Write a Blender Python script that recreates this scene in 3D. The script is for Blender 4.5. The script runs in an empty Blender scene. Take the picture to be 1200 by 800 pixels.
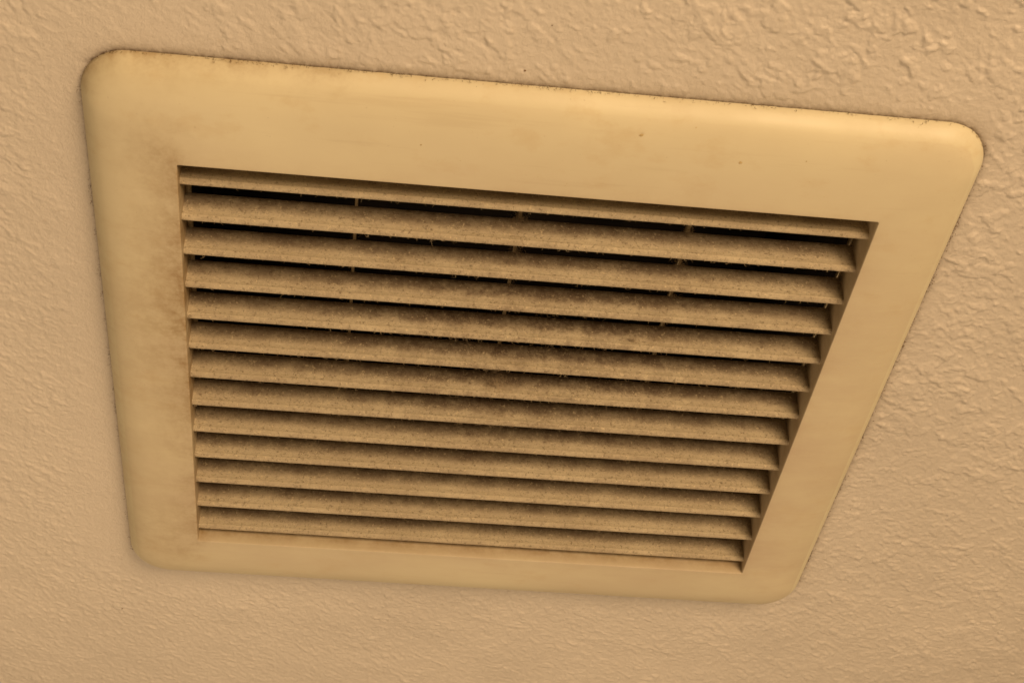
import bpy, bmesh, math
import numpy as np
from mathutils import Matrix, Vector

rng = np.random.default_rng(7)
S = bpy.context.scene
COL = S.collection
ZC = 2.40                                   # height of the ceiling (metres); everything hangs below it

# ------------------------------------------------------------------ camera
R = [[0.9934749435154461, -0.11386193375603598, -0.0065571829559084305],
     [0.07243594139620918, 0.6743420443534562, -0.7348577016070841],
     [0.08809410310018559, 0.7295877378756699, 0.6781896207849516]]
cd = bpy.data.cameras.new('camera')
cam = bpy.data.objects.new('camera', cd); COL.objects.link(cam)
M = Matrix(((R[0][0], -R[1][0], -R[2][0], -0.04820778),
            (R[0][1], -R[1][1], -R[2][1], -0.43595825),
            (R[0][2], -R[1][2], -R[2][2], ZC - 0.3860021),
            (0, 0, 0, 1)))
cam.matrix_world = M
cd.lens = 54.863; cd.sensor_width = 36; cd.sensor_fit = 'HORIZONTAL'
cd.clip_start = 0.01; cd.clip_end = 100
cd.dof.use_dof = True; cd.dof.focus_distance = 0.575; cd.dof.aperture_fstop = 40
S.camera = cam

# ------------------------------------------------------------------ world, lamps, exposure
w = bpy.data.worlds.new('World'); S.world = w; w.use_nodes = True
bg = w.node_tree.nodes['Background']
bg.inputs[0].default_value = (1.0, 0.68, 0.37, 1); bg.inputs[1].default_value = 0.10

def area(name, loc, target, sx, sy, power, color):
    l = bpy.data.lights.new(name, 'AREA'); l.shape = 'RECTANGLE'; l.size = sx; l.size_y = sy
    l.energy = power; l.color = color
    o = bpy.data.objects.new(name, l); COL.objects.link(o); o.location = loc
    o.rotation_euler = (Vector(target) - Vector(loc)).to_track_quat('-Z', 'Y').to_euler()
    return o
WARM = (1.0, 0.70, 0.41)
area('vanity_lamp', (0.58, -1.40, ZC - 0.72), (0.0, 0, ZC), 0.80, 0.60, 28.5, WARM)
area('room_bounce', (-0.25, 0.85, ZC - 1.2), (0.1, 0.1, ZC), 1.8, 1.4, 14.0, (1.0, 0.705, 0.42))

S.view_settings.view_transform = 'Standard'; S.view_settings.look = 'None'
S.view_settings.exposure = -0.06; S.view_settings.gamma = 1.0
S.view_settings.use_curve_mapping = False
S.render.engine = 'CYCLES'
S.render.resolution_x = 1024; S.render.resolution_y = 682

# ------------------------------------------------------------------ material helpers
class NT:
    def __init__(s, name):
        s.m = bpy.data.materials.new(name); s.m.use_nodes = True
        s.t = s.m.node_tree; s.b = s.t.nodes['Principled BSDF']; s.tc = s.n('ShaderNodeTexCoord')
    def n(s, kind, **kw):
        x = s.t.nodes.new(kind)
        for k, v in kw.items(): setattr(x, k, v)
        return x
    def l(s, a, b): s.t.links.new(a, b)
    def noise(s, scale, detail=3, rough=.55, coord=None, stretch=None):
        x = s.n('ShaderNodeTexNoise'); x.inputs['Scale'].default_value = scale
        x.inputs['Detail'].default_value = detail; x.inputs['Roughness'].default_value = rough
        src = coord or s.tc.outputs['Object']
        if stretch:
            mp = s.n('ShaderNodeMapping'); mp.inputs['Scale'].default_value = stretch
            s.l(src, mp.inputs['Vector']); src = mp.outputs['Vector']
        s.l(src, x.inputs['Vector']); return x.outputs['Fac']
    def ramp(s, fac, a, b, va=0.0, vb=1.0):
        x = s.n('ShaderNodeMapRange'); x.interpolation_type = 'SMOOTHSTEP'
        for i, v in zip((1, 2, 3, 4), (a, b, va, vb)): x.inputs[i].default_value = v
        s.l(fac, x.inputs[0]); return x.outputs[0]
    def math(s, op, a, b):
        x = s.n('ShaderNodeMath', operation=op)
        for i, v in enumerate((a, b)):
            if isinstance(v, (int, float)): x.inputs[i].default_value = v
            else: s.l(v, x.inputs[i])
        return x.outputs[0]
    def mix(s, fac, a, b):
        x = s.n('ShaderNodeMix', data_type='RGBA')
        if isinstance(fac, (int, float)): x.inputs[0].default_value = fac
        else: s.l(fac, x.inputs[0])
        for i, v in ((6, a), (7, b)):
            if isinstance(v, tuple): x.inputs[i].default_value = (*v, 1)
            else: s.l(v, x.inputs[i])
        return x.outputs[2]
    def attr(s, name):
        x = s.n('ShaderNodeAttribute'); x.attribute_name = name; return x.outputs['Fac']
    def bump(s, h, strength, dist):
        x = s.n('ShaderNodeBump'); x.inputs['Strength'].default_value = strength
        x.inputs['Distance'].default_value = dist; s.l(h, x.inputs['Height'])
        s.l(x.outputs[0], s.b.inputs['Normal'])
    def set(s, col=None, rough=None, spec=None):
        if isinstance(col, tuple): s.b.inputs['Base Color'].default_value = (*col, 1)
        elif col is not None: s.l(col, s.b.inputs['Base Color'])
        if isinstance(rough, (int, float)): s.b.inputs['Roughness'].default_value = rough
        elif rough is not None: s.l(rough, s.b.inputs['Roughness'])
        if spec is not None: s.b.inputs['Specular IOR Level'].default_value = spec
        return s.m

def mat_ceiling():
    t = NT('ceiling_paint')
    c = t.mix(t.ramp(t.noise(9, 4), .35, .7), (.655, .582, .492), (.715, .637, .54))
    c = t.mix(t.math('MULTIPLY', t.ramp(t.noise(420, 3), .60, .75), .25), c, (.48, .38, .27))
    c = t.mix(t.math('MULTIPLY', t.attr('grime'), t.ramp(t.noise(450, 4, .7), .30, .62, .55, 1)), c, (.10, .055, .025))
    t.bump(t.noise(800, 5, .7), .65, .0007)
    return t.set(c, .28, .55)

def mat_plastic():
    t = NT('yellowed_plastic')
    c = t.mix(t.ramp(t.noise(14, 4), .3, .7), (.69, .615, .42), (.75, .675, .46))
    c = t.mix(t.math('MULTIPLY', t.ramp(t.noise(60, 5, .65, None, (1, 1.6, 1)), .52, .72), .30), c, (.58, .43, .22))
    gd = t.math('MULTIPLY', t.attr('haze_dust'), t.ramp(t.noise(45, 6, .7, None, (.35, 1, 1)), .3, .7, .45, 1))
    c = t.mix(gd, c, (.56, .445, .315))
    c = t.mix(t.math('MULTIPLY', t.ramp(t.noise(180, 4, .7, None, (.06, 1, 1)), .56, .70), .14), c, (.45, .34, .20))
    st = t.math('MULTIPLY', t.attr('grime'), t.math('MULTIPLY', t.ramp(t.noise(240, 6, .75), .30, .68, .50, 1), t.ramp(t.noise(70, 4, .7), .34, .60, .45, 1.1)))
    c = t.mix(st, c, (.32, .205, .085))  # stains, and the shade painted on the opening's bottom wall
    c = t.mix(t.math('MULTIPLY', t.ramp(t.noise(700, 2), .72, .80), .25), c, (.30, .19, .08))
    t.bump(t.noise(500, 3), .05, .0004)
    return t.set(c, t.ramp(t.noise(40, 4), .3, .7, .42, .55), .38)

def mat_slat():
    t = NT('dusty_slat_plastic')
    # slats share one mesh: the noise runs in world space so that no two carry the same dust
    g = t.n('ShaderNodeNewGeometry').outputs['Position']
    c = t.mix(t.ramp(t.noise(30, 4, .6, g), .35, .65), (.72, .60, .40), (.80, .68, .46))
    d = t.ramp(t.noise(90, 8, .78, g, (.8, 1, 1)), .30, .66, .35, .95)
    d = t.math('MULTIPLY', d, t.attr('dust_shade'))  # real dust together with painted slot shade
    c = t.mix(d, c, (.25, .18, .115))
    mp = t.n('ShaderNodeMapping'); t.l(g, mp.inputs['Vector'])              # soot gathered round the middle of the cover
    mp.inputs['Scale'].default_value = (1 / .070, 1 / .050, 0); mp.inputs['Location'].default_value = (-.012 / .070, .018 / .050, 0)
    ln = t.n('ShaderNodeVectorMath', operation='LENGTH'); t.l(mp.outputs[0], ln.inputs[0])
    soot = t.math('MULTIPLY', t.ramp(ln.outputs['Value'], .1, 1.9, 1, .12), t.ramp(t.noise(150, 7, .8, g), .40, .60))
    soot = t.math('MULTIPLY', soot, t.ramp(t.attr('dust_shade'), .3, .9, .35, 1))
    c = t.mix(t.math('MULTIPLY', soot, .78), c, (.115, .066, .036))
    c = t.mix(t.math('MULTIPLY', t.ramp(t.noise(800, 4, .8, g), .53, .66), .65), c, (.15, .10, .055))
    c = t.mix(t.math('MULTIPLY', t.ramp(t.noise(750, 3, .75, g), .58, .68), .75), c, (.80, .66, .42))
    t.bump(t.noise(1300, 4, .8, g), .8, .0008)
    return t.set(c, t.ramp(t.attr('dust_shade'), .25, .7, .24, .75), .55)

def mat_plain(name, a, b, scale, rough, spec=.3):
    t = NT(name)
    return t.set(t.mix(t.ramp(t.noise(scale, 3), .35, .65), a, b), rough, spec)

M_CEIL, M_PLAS, M_SLAT = mat_ceiling(), mat_plastic(), mat_slat()
M_LINT = mat_plain('grey_lint', (.40, .31, .21), (.58, .46, .30), 400, .95, .1)
M_GRIME = mat_plain('brown_grime', (.10, .055, .025), (.22, .13, .055), 500, .9, .1)
M_PALE = mat_plain('pale_dust_glint', (.52, .41, .27), (.76, .62, .41), 500, .6, .4)
M_STAIN = mat_plain('amber_spots', (.45, .33, .15), (.58, .44, .22), 300, .7, .3)
M_SOOT = mat_plain('brown_soot', (.13, .085, .045), (.24, .16, .085), 500, .95, .1)
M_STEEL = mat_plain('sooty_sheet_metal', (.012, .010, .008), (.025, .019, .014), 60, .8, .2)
M_BRACK = mat_plain('dusty_motor_bracket', (.30, .19, .09), (.40, .26, .12), 200, .8, .2)

# ------------------------------------------------------------------ object helpers
def link(name, me, mat, parent=None, smooth=True):
    if mat and not me.materials: me.materials.append(mat)
    if smooth: me.polygons.foreach_set('use_smooth', np.ones(len(me.polygons), bool))
    o = bpy.data.objects.new(name, me); COL.objects.link(o)
    if parent: o.parent = parent
    return o
def npmesh(name, V, F):
    V = np.asarray(V, np.float32); F = np.asarray(F, np.int32)
    me = bpy.data.meshes.new(name); k = F.shape[1]
    me.vertices.add(len(V)); me.vertices.foreach_set('co', V.ravel())
    me.loops.add(F.size); me.loops.foreach_set('vertex_index', F.ravel())
    me.polygons.add(len(F)); me.polygons.foreach_set('loop_start', np.arange(0, F.size, k, dtype=np.int32))
    me.update(calc_edges=True); return me
def fattr(me, name, vals):
    a = me.attributes.new(name, 'FLOAT', 'POINT'); a.data.foreach_set('value', np.asarray(vals, np.float32))
def thing(name, label, cat, loc):
    o = bpy.data.objects.new(name, None); COL.objects.link(o); o.location = loc
    o.empty_display_size = .05; o['label'] = label; o['category'] = cat; return o
def boxes(name, L):
    V, F = [], []
    for (x0, x1, y0, y1, z0, z1) in L:
        b = len(V); V += [(x, y, z) for x in (x0, x1) for y in (y0, y1) for z in (z0, z1)]
        F += [tuple(b + i for i in q) for q in ((0, 1, 3, 2), (4, 6, 7, 5), (0, 4, 5, 1), (2, 3, 7, 6), (0, 2, 6, 4), (1, 5, 7, 3))]
    return npmesh(name, V, F)
def sstep(a, b, x):
    t = np.clip((x - a) / (b - a), 0, 1); return t * t * (3 - 2 * t)

# ------------------------------------------------------------------ measures of the vent cover (metres)
OX, OY, CY = 0.1437, 0.1356, -0.0019       # half size (and offset) of the cover's outline on the ceiling
IX, IY = 0.1140, 0.1018                    # half size of the louvred opening
FH = 0.0103                                # how far the face stands proud of the ceiling
RC = 0.0155                                # outline corner radius
PITCH, Y0, TIPZ = 0.01575, -0.09072, -0.00663
def sd_outline(x, y, ox=OX, oy=OY, r=RC):  # signed distance to the rounded outline
    qx, qy = np.abs(x) - ox + r, np.abs(np.asarray(y) - CY) - oy + r
    return np.hypot(np.maximum(qx, 0), np.maximum(qy, 0)) + np.minimum(np.maximum(qx, qy), 0) - r

# ------------------------------------------------------------------ ceiling: trowelled and rolled plaster, real relief
N, SP = 2048, 0.0004
fx = np.fft.fftfreq(N, SP)[None, :]; fy = np.fft.fftfreq(N, SP)[:, None]
def gnoise(sl, ss, deg):
    a = math.radians(deg); u = fx * math.cos(a) + fy * math.sin(a); v = -fx * math.sin(a) + fy * math.cos(a)
    f = np.exp(-2 * math.pi ** 2 * ((u * sl) ** 2 + (v * ss) ** 2))
    n = np.fft.ifft2(np.fft.fft2(rng.standard_normal((N, N))) * f).real
    return n / n.std()
def plaster_tile():
    wx, wy = gnoise(.0026, .0022, 0), gnoise(.0022, .0026, 0)
    jj, ii = np.meshgrid(np.arange(N), np.arange(N), indexing='ij')
    def warped(T, a):                                       # break the strokes up by bending the coordinates
        return T[(jj + (wy * a / SP)).astype(int) % N, (ii + (wx * a / SP)).astype(int) % N]
    n = .55 * gnoise(.0026, .0012, 35) + .75 * gnoise(.0013, .0007, 45) + .35 * gnoise(.0055, .0030, 30) + .36 * gnoise(.0005, .0005, 0)
    n /= n.std()
    streak = sstep(.45, 2.0, warped(n, .0006)) + .55 * sstep(1.5, 2.6, gnoise(.0011, .0006, 30) + .35 * gnoise(.008, .008, 0))
    ridge = 1 - np.abs(warped(gnoise(.0040, .0016, 42), .0009)); ridge = sstep(.72, 1.0, ridge) * sstep(.2, 1.3, gnoise(.009, .007, 0))
    lump = sstep(.80, 1.30, warped(gnoise(.0028, .0020, 35) + .40 * gnoise(.0008, .0008, 0) + .5 * gnoise(.010, .010, 0), .0007))
    fine = gnoise(.0007, .0005, 40)
    roll = gnoise(.010, .006, 30)
    return streak + .22 * ridge, lump, fine, roll
ST, LU, FI, RO = plaster_tile()
def samp(T, X, Y):
    u = np.mod(X / SP, N); v = np.mod(Y / SP, N); i = u.astype(int); j = v.astype(int); a = u - i; b = v - j
    i %= N; j %= N; i1 = (i + 1) % N; j1 = (j + 1) % N
    return (T[j, i] * (1 - a) + T[j, i1] * a) * (1 - b) + (T[j1, i] * (1 - a) + T[j1, i1] * a) * b
def axis(lo, hi, step, far):
    c = np.arange(lo, hi, step); s = step; a = [c[-1]]; b = [c[0]]
    while a[-1] < far: s *= 1.12; a.append(a[-1] + s)
    s = step
    while b[-1] > -far: s *= 1.12; b.append(b[-1] - s)
    return np.concatenate([np.array(b[1:])[::-1], c, np.array(a[1:])])
xs = axis(-.232, .295, .00041, 2.2); ys = axis(-.203, .265, .00041, 2.2)
X, Y = np.meshgrid(xs, ys)
D = sd_outline(X, Y)
big = np.clip(.62 + 1.3 * X - 1.5 * Y, .30, 1.15)                 # coarser plaster towards one corner
smooth_band = (1 - (1 - sstep(.004, .030, D)) * (1 - sstep(-.135, -.07, X))) * .75 + .25   # caulked and wiped along one side
far = np.maximum(np.abs(X), np.abs(Y)); fade = 1 - sstep(.35, .8, far)
hgt = (.00036 * samp(ST, X, Y) * (.40 + .75 * big) + .00058 * samp(LU, X, Y) * np.clip(big - .25, 0, 1) +
       .000065 * samp(FI, X, Y) + .00010 * samp(RO, X, Y)) * smooth_band * fade * (.25 + .75 * sstep(-.0005, .0045, D))
hgt += .0006 * np.exp(-(np.clip(D, 0, 1) / .004) ** 2) * .35 * np.where(X < 0, 1, .3)   # thin paint fillet at the cover
V = np.stack([X, Y, ZC - hgt], -1).reshape(-1, 3)
ny, nx = X.shape
idx = np.arange(nx * ny).reshape(ny, nx)
F = np.stack([idx[:-1, :-1], idx[1:, :-1], idx[1:, 1:], idx[:-1, 1:]], -1)   # faces look down
cx = (X[:-1, :-1] + X[1:, 1:]) / 2; cy = (Y[:-1, :-1] + Y[1:, 1:]) / 2
keep = sd_outline(cx, cy) > -.006                                  # the hole behind the cover
F = F[keep]
used = np.zeros(nx * ny, bool); used[F.ravel()] = True
remap = np.cumsum(used) - 1
d = D.ravel()
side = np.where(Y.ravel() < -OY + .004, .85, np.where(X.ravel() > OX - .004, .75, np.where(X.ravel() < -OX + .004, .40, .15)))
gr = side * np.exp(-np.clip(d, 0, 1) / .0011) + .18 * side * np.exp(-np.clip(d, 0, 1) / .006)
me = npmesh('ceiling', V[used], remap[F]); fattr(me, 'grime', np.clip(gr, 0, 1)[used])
ceiling = link('ceiling', me, M_CEIL)
ceiling['kind'] = 'structure'; ceiling['label'] = 'beige painted ceiling with rough trowelled plaster texture'

# ------------------------------------------------------------------ vent cover
vent = thing('exhaust_vent', 'yellowed plastic exhaust vent cover with dusty louvres set in the ceiling', 'vent', (0, 0, ZC))

def frame_mesh():
    # perimeter samples: outer rounded outline paired with the inner opening, ring by ring
    def rrect(ox, oy, r, nc=14, ns=44):
        P = []
        for (sx, sy, a0) in ((1, 1, 0), (-1, 1, 90), (-1, -1, 180), (1, -1, 270)):
            c = np.array([sx * (ox - r), sy * (oy - r)])
            arc = [c + r * np.array([math.cos(math.radians(a0 + 90 * k / nc)), math.sin(math.radians(a0 + 90 * k / nc))]) for k in range(nc + 1)]
            P.append(arc)
        out = []
        for k in range(4):
            out += P[k]; a = P[k][-1]; b = P[(k + 1) % 4][0]
            out += [a + (b - a) * j / ns for j in range(1, ns)]
        return np.array(out)
    O = rrect(OX, OY, RC) + np.array([0, CY]); I = rrect(IX, IY, .0007)
    ctl = [(0, -.0006), (.0, .0012), (.0003, .0022), (.0010, .0034), (.0018, .0046), (.0030, .0059), (.0050, .0073), (.0085, .0085),
           (.012, .0092), (.016, .0096), (.020, .0099), (.024, .0101), (.0275, .0102), (.0300, .0103), (.03065, .0103), (.0309, .01022), (.031, .0100)]
    ctl = np.array(ctl)
    # denser, smoother profile
    t = np.linspace(0, len(ctl) - 1, 49); k = np.arange(len(ctl))
    prof = np.stack([np.interp(t, k, ctl[:, 0]), np.interp(t, k, ctl[:, 1])], 1)
    for _ in range(3): prof[2:-6] = (prof[1:-7] + 2 * prof[2:-6] + prof[3:-5]) / 4
    rings = []
    for s, h in prof:
        a = s / .031; P = O + (I - O) * a
        rings.append(np.column_stack([P, np.full(len(P), -h)]))
    for z, e in ((-.0090, -.00002), (-.006, .0), (0., .0001), (.0068, .0003), (.0070, .0018), (.0, .0018)):   # inner wall and back
        P = I + np.sign(I) * e; rings.append(np.column_stack([P, np.full(len(P), z)]))
    n = len(O); V = np.concatenate(rings); m = len(rings)
    i = np.arange(n); j = (i + 1) % n
    F = np.concatenate([np.stack([r * n + i, (r + 1) * n + i, (r + 1) * n + j, r * n + j], 1) for r in range(m - 1)])
    me = npmesh('frame', V, F)
    x, y, z = V.T
    nearop = np.maximum(np.abs(x) - IX, np.abs(y) - IY)                       # distance from the opening
    left = np.exp(-np.clip(nearop, 0, 1) / .014) * (x < -IX + .001) * (.40 + .60 * np.exp(-((y + .03) / .045) ** 2))
    tl = .13 * np.exp(-((x + .118) / .016) ** 2 - ((y + .107) / .016) ** 2)
    rim = np.exp(-np.clip(-sd_outline(x, y), 0, 1) / .0026) * (y < -OY + .012) * np.where(x < -.06, .62, .10)
    inner = (nearop < .0004) * np.where(y > IY - .001, .45 * sstep(-.0085, -.0055, z), np.where(x > IX - .001, .25, .16) * (z > -.0097))  # dirt on the walls; the bottom wall's deep part is painted shade
    bl = .22 * np.exp(-((x + .128) / .014) ** 2 - ((y - .10) / .02) ** 2)
    lip = .16 * np.exp(-np.clip(nearop, 0, 1) / .003)
    fattr(me, 'haze_dust', np.clip(.12 + .30 * sstep(-.115, .02, y) + .22 * sstep(.09, .13, x) + .40 * np.exp(-np.clip(nearop, 0, 1) / .010), 0, 1) * (sd_outline(x, y) < -.004))
    fattr(me, 'grime', np.clip(left + tl + rim + inner + bl + lip, 0, .95))  # stains plus the painted shade of the bottom wall
    return me
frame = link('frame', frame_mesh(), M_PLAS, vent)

# one louvre blade, dusty face towards the lamp side, rounded nose at the bottom
def slat_mesh():
    prof = [(.0000, .0000), (-.0004, -.00012), (-.0010, -.00008), (-.0015, .00012), (-.00180, .00045), (-.00204, .00085), (-.00200, .00120), (-.00180, .00165), (-.00174, .0026),
            (-.00178, .0045), (-.00190, .0070), (-.00205, .0095), (-.00215, .01115), (-.00200, .01135), (-.00085, .01135), (-.00070, .0111),
            (-.00045, .0070), (-.00018, .0030), (.00012, .0009), (.00014, .0003)]
    prof = np.array(prof); n = len(prof); nxs = 160
    px = np.linspace(-IX - .0002, IX + .0002, nxs)
    V = np.zeros((nxs, n, 3)); V[:, :, 0] = px[:, None]; V[:, :, 1] = prof[None, :, 0]; V[:, :, 2] = prof[None, :, 1]
    i = np.arange(nxs - 1)[:, None]; k = np.arange(n)[None, :]; k2 = (k + 1) % n
    F = np.stack([i * n + k, (i + 1) * n + k, (i + 1) * n + k2, i * n + k2], -1).reshape(-1, 4)
    me = npmesh('slat', V.reshape(-1, 3), F)
    v = V.reshape(-1, 3)
    dust_shade = sstep(.0018, .0078, v[:, 2]) * .80 + .20 + .35 * (v[:, 2] < .0006) * (v[:, 1] > -.0019)  # dust, with shade painted in towards the back and on the nose
    fattr(me, 'dust_shade', dust_shade)
    return me
SL = slat_mesh()
slats = []
for k in range(13):
    o = link('slat', SL, M_SLAT, vent); slats.append(o)
    o.location = (rng.normal(0, .00005), Y0 + PITCH * k + rng.normal(0, .00008), TIPZ + rng.normal(0, .00008))
    o.rotation_euler = (rng.normal(0, .006), 0, rng.normal(0, .0004))
RIBX = (-.0573, -.0018, .0564)
for x in RIBX:
    o = link('support_rib', boxes('support_rib', [(x - .0005, x + .0005, -IY - .0010, IY + .0010, .0046, .0078)]), M_SLAT, vent, False)

for sx in (-1, 1):                                           # shelf along each end of the louvres, behind them
    a, b = sorted((sx * (IX - (.0014 if sx < 0 else .0005)), sx * (IX + .0002)))
    link('side_rail', boxes('side_rail', [(a, b, -IY - .0002, IY + .0002, .0052, .0079)]), M_SLAT, vent, False)

# lint: fine fibres hanging from the louvre noses, on the ribs and in tufts
def fibres(P, Dn, Ln, rad, name, seg=4):
    """bent three-sided hairs: P roots, Dn directions, Ln lengths, rad radii"""
    n = len(P); Dn = Dn / np.linalg.norm(Dn, axis=1)[:, None]
    A = rng.normal(size=(n, 3)); A -= (A * Dn).sum(1)[:, None] * Dn; A /= np.linalg.norm(A, axis=1)[:, None]
    B = np.cross(Dn, A); bend = rng.normal(0, .55, n); bend2 = rng.normal(0, .35, n)
    V = np.zeros((n, seg + 1, 3, 3))
    for s in range(seg + 1):
        t = s / seg
        c = P + Dn * (Ln * t)[:, None] + A * (Ln * bend * t * t)[:, None] + B * (Ln * bend2 * math.sin(3.5 * t))[:, None]
        r = rad * (1 - .65 * t)
        for q in range(3):
            a = 2.094 * q
            V[:, s, q] = c + (A * math.cos(a) + B * math.sin(a)) * np.asarray(r)[:, None]
    base = (np.arange(n) * (seg + 1) * 3)[:, None, None]
    s = np.arange(seg)[None, :, None]; q = np.arange(3)[None, None, :]; q2 = (q + 1) % 3
    F = np.stack([base + s * 3 + q, base + s * 3 + q2, base + (s + 1) * 3 + q2, base + (s + 1) * 3 + q], -1).reshape(-1, 4)
    return npmesh(name, V.reshape(-1, 3), F)
def lint():
    P, Dn, L, r = [], [], [], []
    def add(p, d, l, rr): P.append(p); Dn.append(d); L.append(l); r.append(rr)
    for k in range(13):
        yl = Y0 + PITCH * k
        dens = 1.0 if k > 0 else .7
        for _ in range(int(420 * dens)):                       # along the nose
            x = rng.uniform(-IX, IX)
            if rng.random() > .45 + .55 * math.exp(-(x / .07) ** 2): continue
            add((x, yl + rng.uniform(-.0016, .0003), TIPZ + rng.uniform(-.0001, .0004)), (rng.normal(), rng.normal(.5, .6), rng.normal(-.25, .5)),
                abs(rng.normal(.0004, .0004)) + .0003, rng.uniform(.00004, .00009))
        for _ in range(520):                                   # on the dusty face, lying close
            x = rng.uniform(-IX, IX)
            add((x, yl - .0018, TIPZ + rng.uniform(.0005, .0105)), (rng.normal(), -.35, rng.normal()), rng.uniform(.0003, .0011), rng.uniform(.000025, .00005))
        for x in RIBX:                                         # at the ribs
            for _ in range(26):
                add((x + rng.normal(0, .0007), yl + rng.uniform(-PITCH + .001, -.0005), .0030 + rng.normal(0, .0004)),
                    (rng.normal(), rng.normal(), rng.normal(-.8, .5)), rng.uniform(.0006, .0022), rng.uniform(.00003, .00007))
    for (x, y, z, s, n) in ((-.0020, -.0785, .0030, .0012, 150), (-.0016, -.0628, .0034, .0011, 110), (.0562, -.0632, .0030, .0009, 80), (.0556, -.0785, .0032, .0007, 50),
                            (-.0014, .0014, -.0015, .0020, 700), (-.0014, .0012, .0022, .0018, 600), (.0000, .0205, -.0050, .0012, 90), (-.0600, -.0470, -.0058, .0009, 20),
                            (.0120, -.0440, -.0030, .0020, 160), (-.0170, -.0300, -.0040, .0026, 160), (.0570, -.0467, .0030, .0008, 60), (.0120, -.0300, -.0040, .0030, 200), (-.004, -.0140, -.0040, .0030, 160)):
        for _ in range(n):                                     # tufts
            add((x + rng.normal(0, s * 1.3), y + rng.normal(0, s * .8), z + rng.normal(0, s * .8)), rng.normal(size=3), rng.uniform(.0005, .0020), rng.uniform(.00002, .00006))
    for _ in range(34):                                        # matted lint on the blades round the middle
        k = int(np.clip(rng.normal(4.6, 1.5), 1, 9)); x = rng.normal(.006, .030); z = TIPZ + rng.uniform(.003, .0105); w_ = rng.uniform(.0008, .003)
        for _ in range(int(rng.uniform(30, 90))):
            add((x + rng.normal(0, w_), Y0 + PITCH * k - .0020 - abs(rng.normal(0, .0003)), z + rng.normal(0, .0007)), (rng.normal(), -.25, rng.normal(0, .6)),
                rng.uniform(.0005, .0017), rng.uniform(.00002, .00005))
    for _ in range(18):                                        # threads strung from a nose to the blade behind it
        k = int(rng.integers(0, 9)); x = np.clip(rng.normal(0, .05), -IX, IX)
        add((x, Y0 + PITCH * k - .0003, TIPZ + .0004), (rng.normal(0, .5), .8, rng.uniform(.2, .9)), rng.uniform(.0015, .0042), rng.uniform(.00003, .00006))
    return fibres(np.array(P), np.array(Dn), np.array(L), np.array(r), 'lint')
o = link('lint', lint(), M_LINT, vent); o['kind'] = 'stuff'; o['label'] = 'pale lint fibres caught on the louvres'

def crumbs(P, R, name):
    n = len(P); u = np.array([(1, 0, 0), (-1, 0, 0), (0, 1, 0), (0, -1, 0), (0, 0, 1), (0, 0, -1)], float)
    V = P[:, None, :] + u[None] * R[:, None, None] * rng.uniform(.5, 1.3, (n, 6, 1)) + rng.normal(0, .2, (n, 6, 3)) * R[:, None, None]
    T = np.array([(0, 2, 4), (2, 1, 4), (1, 3, 4), (3, 0, 4), (2, 0, 5), (1, 2, 5), (3, 1, 5), (0, 3, 5)])
    F = (np.arange(n)[:, None, None] * 6 + T[None]).reshape(-1, 3)
    return npmesh(name, V.reshape(-1, 3), F)
def on_louvres(n, nose):
    k = rng.integers(0, 13, n); x = np.where(rng.random(n) < .6, rng.uniform(-IX, IX, n), np.clip(rng.normal(.01, .055, n), -IX, IX))
    yl = Y0 + PITCH * k; h = np.where(rng.random(n) < nose, np.abs(rng.normal(.0008, .00025, n)), rng.uniform(.0008, .0108, n))
    return np.stack([x, yl - .00180 - .00035 * np.clip((h - .003) / .008, 0, 1), TIPZ + h], 1)
P = on_louvres(8000, .62)  # pale dust grains, lightened and massed on the bead to imitate its glints
o = link('dust_glints', crumbs(P, rng.uniform(.00004, .00011, len(P)) * np.where(P[:, 2] < TIPZ + .0016, 1.6, 1), 'dust_glints'), M_PALE, vent, False); o['kind'] = 'stuff'
P = on_louvres(2400, .10)
o = link('soot_crumbs', crumbs(P, rng.uniform(.00004, .00014, len(P)), 'soot_crumbs'), M_SOOT, vent, False); o['kind'] = 'stuff'

# grime: crumbs and hairs packed in the seam round the cover
def seam_point(t):
    """a point on the outline for t in 0..4 (one unit per side), in order top, right, bottom, left of the photo"""
    s = int(t) % 4; f = t - int(t)
    if s == 0: x, y = -OX + 2 * OX * f, -OY
    elif s == 1: x, y = OX, -OY + 2 * OY * f
    elif s == 2: x, y = OX - 2 * OX * f, OY
    else: x, y = -OX, OY - 2 * OY * f
    # pull to the rounded corner
    cxn, cyn = OX - RC, OY - RC
    if abs(x) > cxn and abs(y) > cyn:
        vx, vy = abs(x) - cxn, abs(y) - cyn; m = math.hypot(vx, vy)
        x = math.copysign(cxn + RC * vx / m, x); y = math.copysign(cyn + RC * vy / m, y)
    return x, y + CY
def seam_grime():
    P, Dn, L, r = [], [], [], []
    for side, cnt in ((0, 380), (1, 420), (2, 30), (3, 170)):
        tt = side + rng.random(cnt)
        cl = side + rng.random(14)                              # clumps
        for t in tt:
            if rng.random() < .45: t = cl[rng.integers(14)] + rng.normal(0, .008)
            t = min(max(t, side + .001), side + .999)
            x, y = seam_point(t); m = math.hypot(x, y)
            nx_, ny_ = (0, -1) if side == 0 else (1, 0) if side == 1 else (0, 1) if side == 2 else (-1, 0)
            off = rng.normal(.0003, .00035)
            P.append((x + nx_ * off, y + ny_ * off, -.0006 - abs(rng.normal(0, .0007)))); Dn.append((rng.normal() + nx_ * .4, rng.normal() + ny_ * .4, -abs(rng.normal(0, .5))))
            L.append(abs(rng.normal(.0002, .0003)) + .00025); r.append(rng.uniform(.00005, .00017) if side == 1 else rng.uniform(.00004, .00012))
    return fibres(np.array(P), np.array(Dn), np.array(L), np.array(r), 'seam_grime', 3)
o = link('seam_grime', seam_grime(), M_GRIME, vent); o['kind'] = 'stuff'; o['label'] = 'dark grime packed along the edge of the cover'

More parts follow.
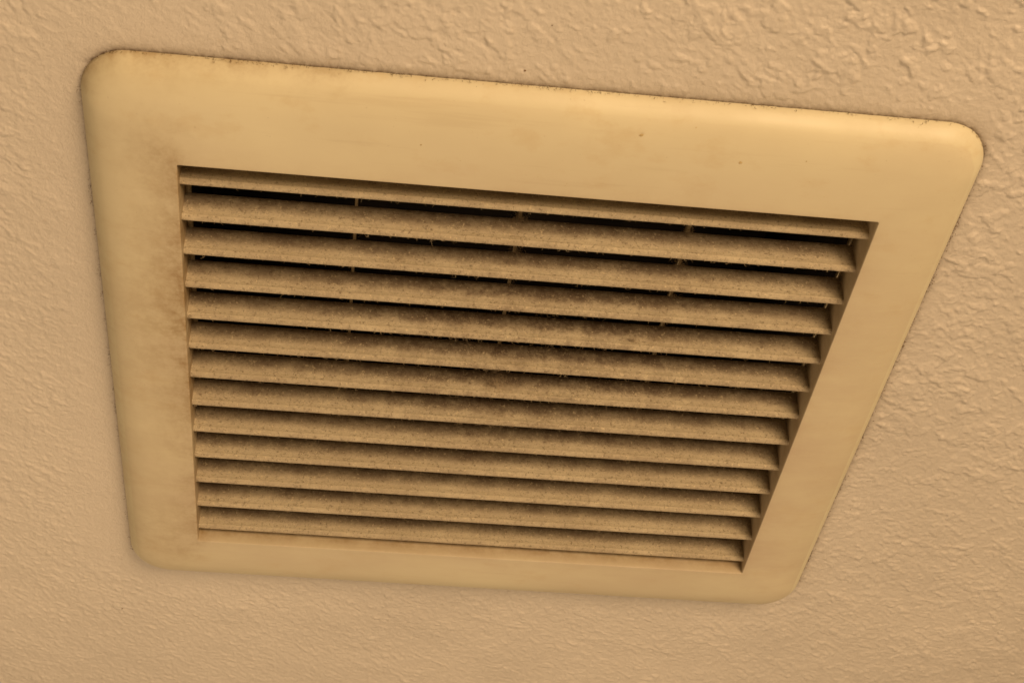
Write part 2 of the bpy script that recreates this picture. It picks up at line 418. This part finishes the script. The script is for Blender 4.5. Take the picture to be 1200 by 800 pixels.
# dirt specks on face and ceiling: flat crumbs, each a low dome
def specks(L):
    V, F = [], []
    for (x, y, z, r, h) in L:
        b = len(V); n = 7; a0 = rng.random() * 6; el = rng.uniform(.55, 1)
        V.append((x, y, z - h))
        for k in range(n):
            a = a0 + 2 * math.pi * k / n; q = r * rng.uniform(.7, 1.25)
            V.append((x + q * math.cos(a), y + q * el * math.sin(a), z + .0002))
        F += [(b, b + 1 + (k + 1) % n, b + 1 + k) for k in range(n)]
    return npmesh('dirt_specks', V, F)
def face_z(x, y):                                              # height of the cover's face, for things stuck to it
    s = np.clip(-sd_outline(x, y), 0, .031)
    return -float(np.interp(s, [0, .001, .0034, .0085, .016, .024, .031], [.0012, .0037, .0062, .0085, .0096, .0101, .0103]))
fs = []
for (x, y, r) in ((.0303, -.1283, .0007), (.0633, -.1214, .0006), (-.1279, .0338, .0004), (-.1265, .0395, .0003), (.084, -.124, .0003), (.047, -.132, .0003), (-.038, -.118, .0004)):
    fs.append((x, y, face_z(x, y), r, .00012))
for _ in range(9):
    x = rng.uniform(-.14, .14); y = -rng.uniform(.106, .132); fs.append((x, y, face_z(x, y), rng.uniform(.0001, .00022), .0001))
for _ in range(40):
    x = -.114 - abs(rng.normal(.002, .007)); y = rng.uniform(-.09, .09)
    if x > -.14: fs.append((x, y, face_z(x, y), rng.uniform(.0001, .00028), .0001))
o = link('dirt_specks', specks(fs), M_STAIN, vent, False); o['kind'] = 'stuff'
cs = [(-.0081, -.1428, ZC - .0002, .00045, .0002), (-.0020, -.1604, ZC - .0002, .00032, .0002)]
for _ in range(8):
    x = rng.uniform(-.2, .27); y = rng.uniform(-.18, .24)
    if sd_outline(x, y) > .003: cs.append((x, y, ZC - .0003, rng.uniform(.00015, .0004), .0003))
o = link('dirt_specks', specks(cs), M_GRIME, ceiling, False); o['kind'] = 'stuff'

# ------------------------------------------------------------------ fan housing above the cover
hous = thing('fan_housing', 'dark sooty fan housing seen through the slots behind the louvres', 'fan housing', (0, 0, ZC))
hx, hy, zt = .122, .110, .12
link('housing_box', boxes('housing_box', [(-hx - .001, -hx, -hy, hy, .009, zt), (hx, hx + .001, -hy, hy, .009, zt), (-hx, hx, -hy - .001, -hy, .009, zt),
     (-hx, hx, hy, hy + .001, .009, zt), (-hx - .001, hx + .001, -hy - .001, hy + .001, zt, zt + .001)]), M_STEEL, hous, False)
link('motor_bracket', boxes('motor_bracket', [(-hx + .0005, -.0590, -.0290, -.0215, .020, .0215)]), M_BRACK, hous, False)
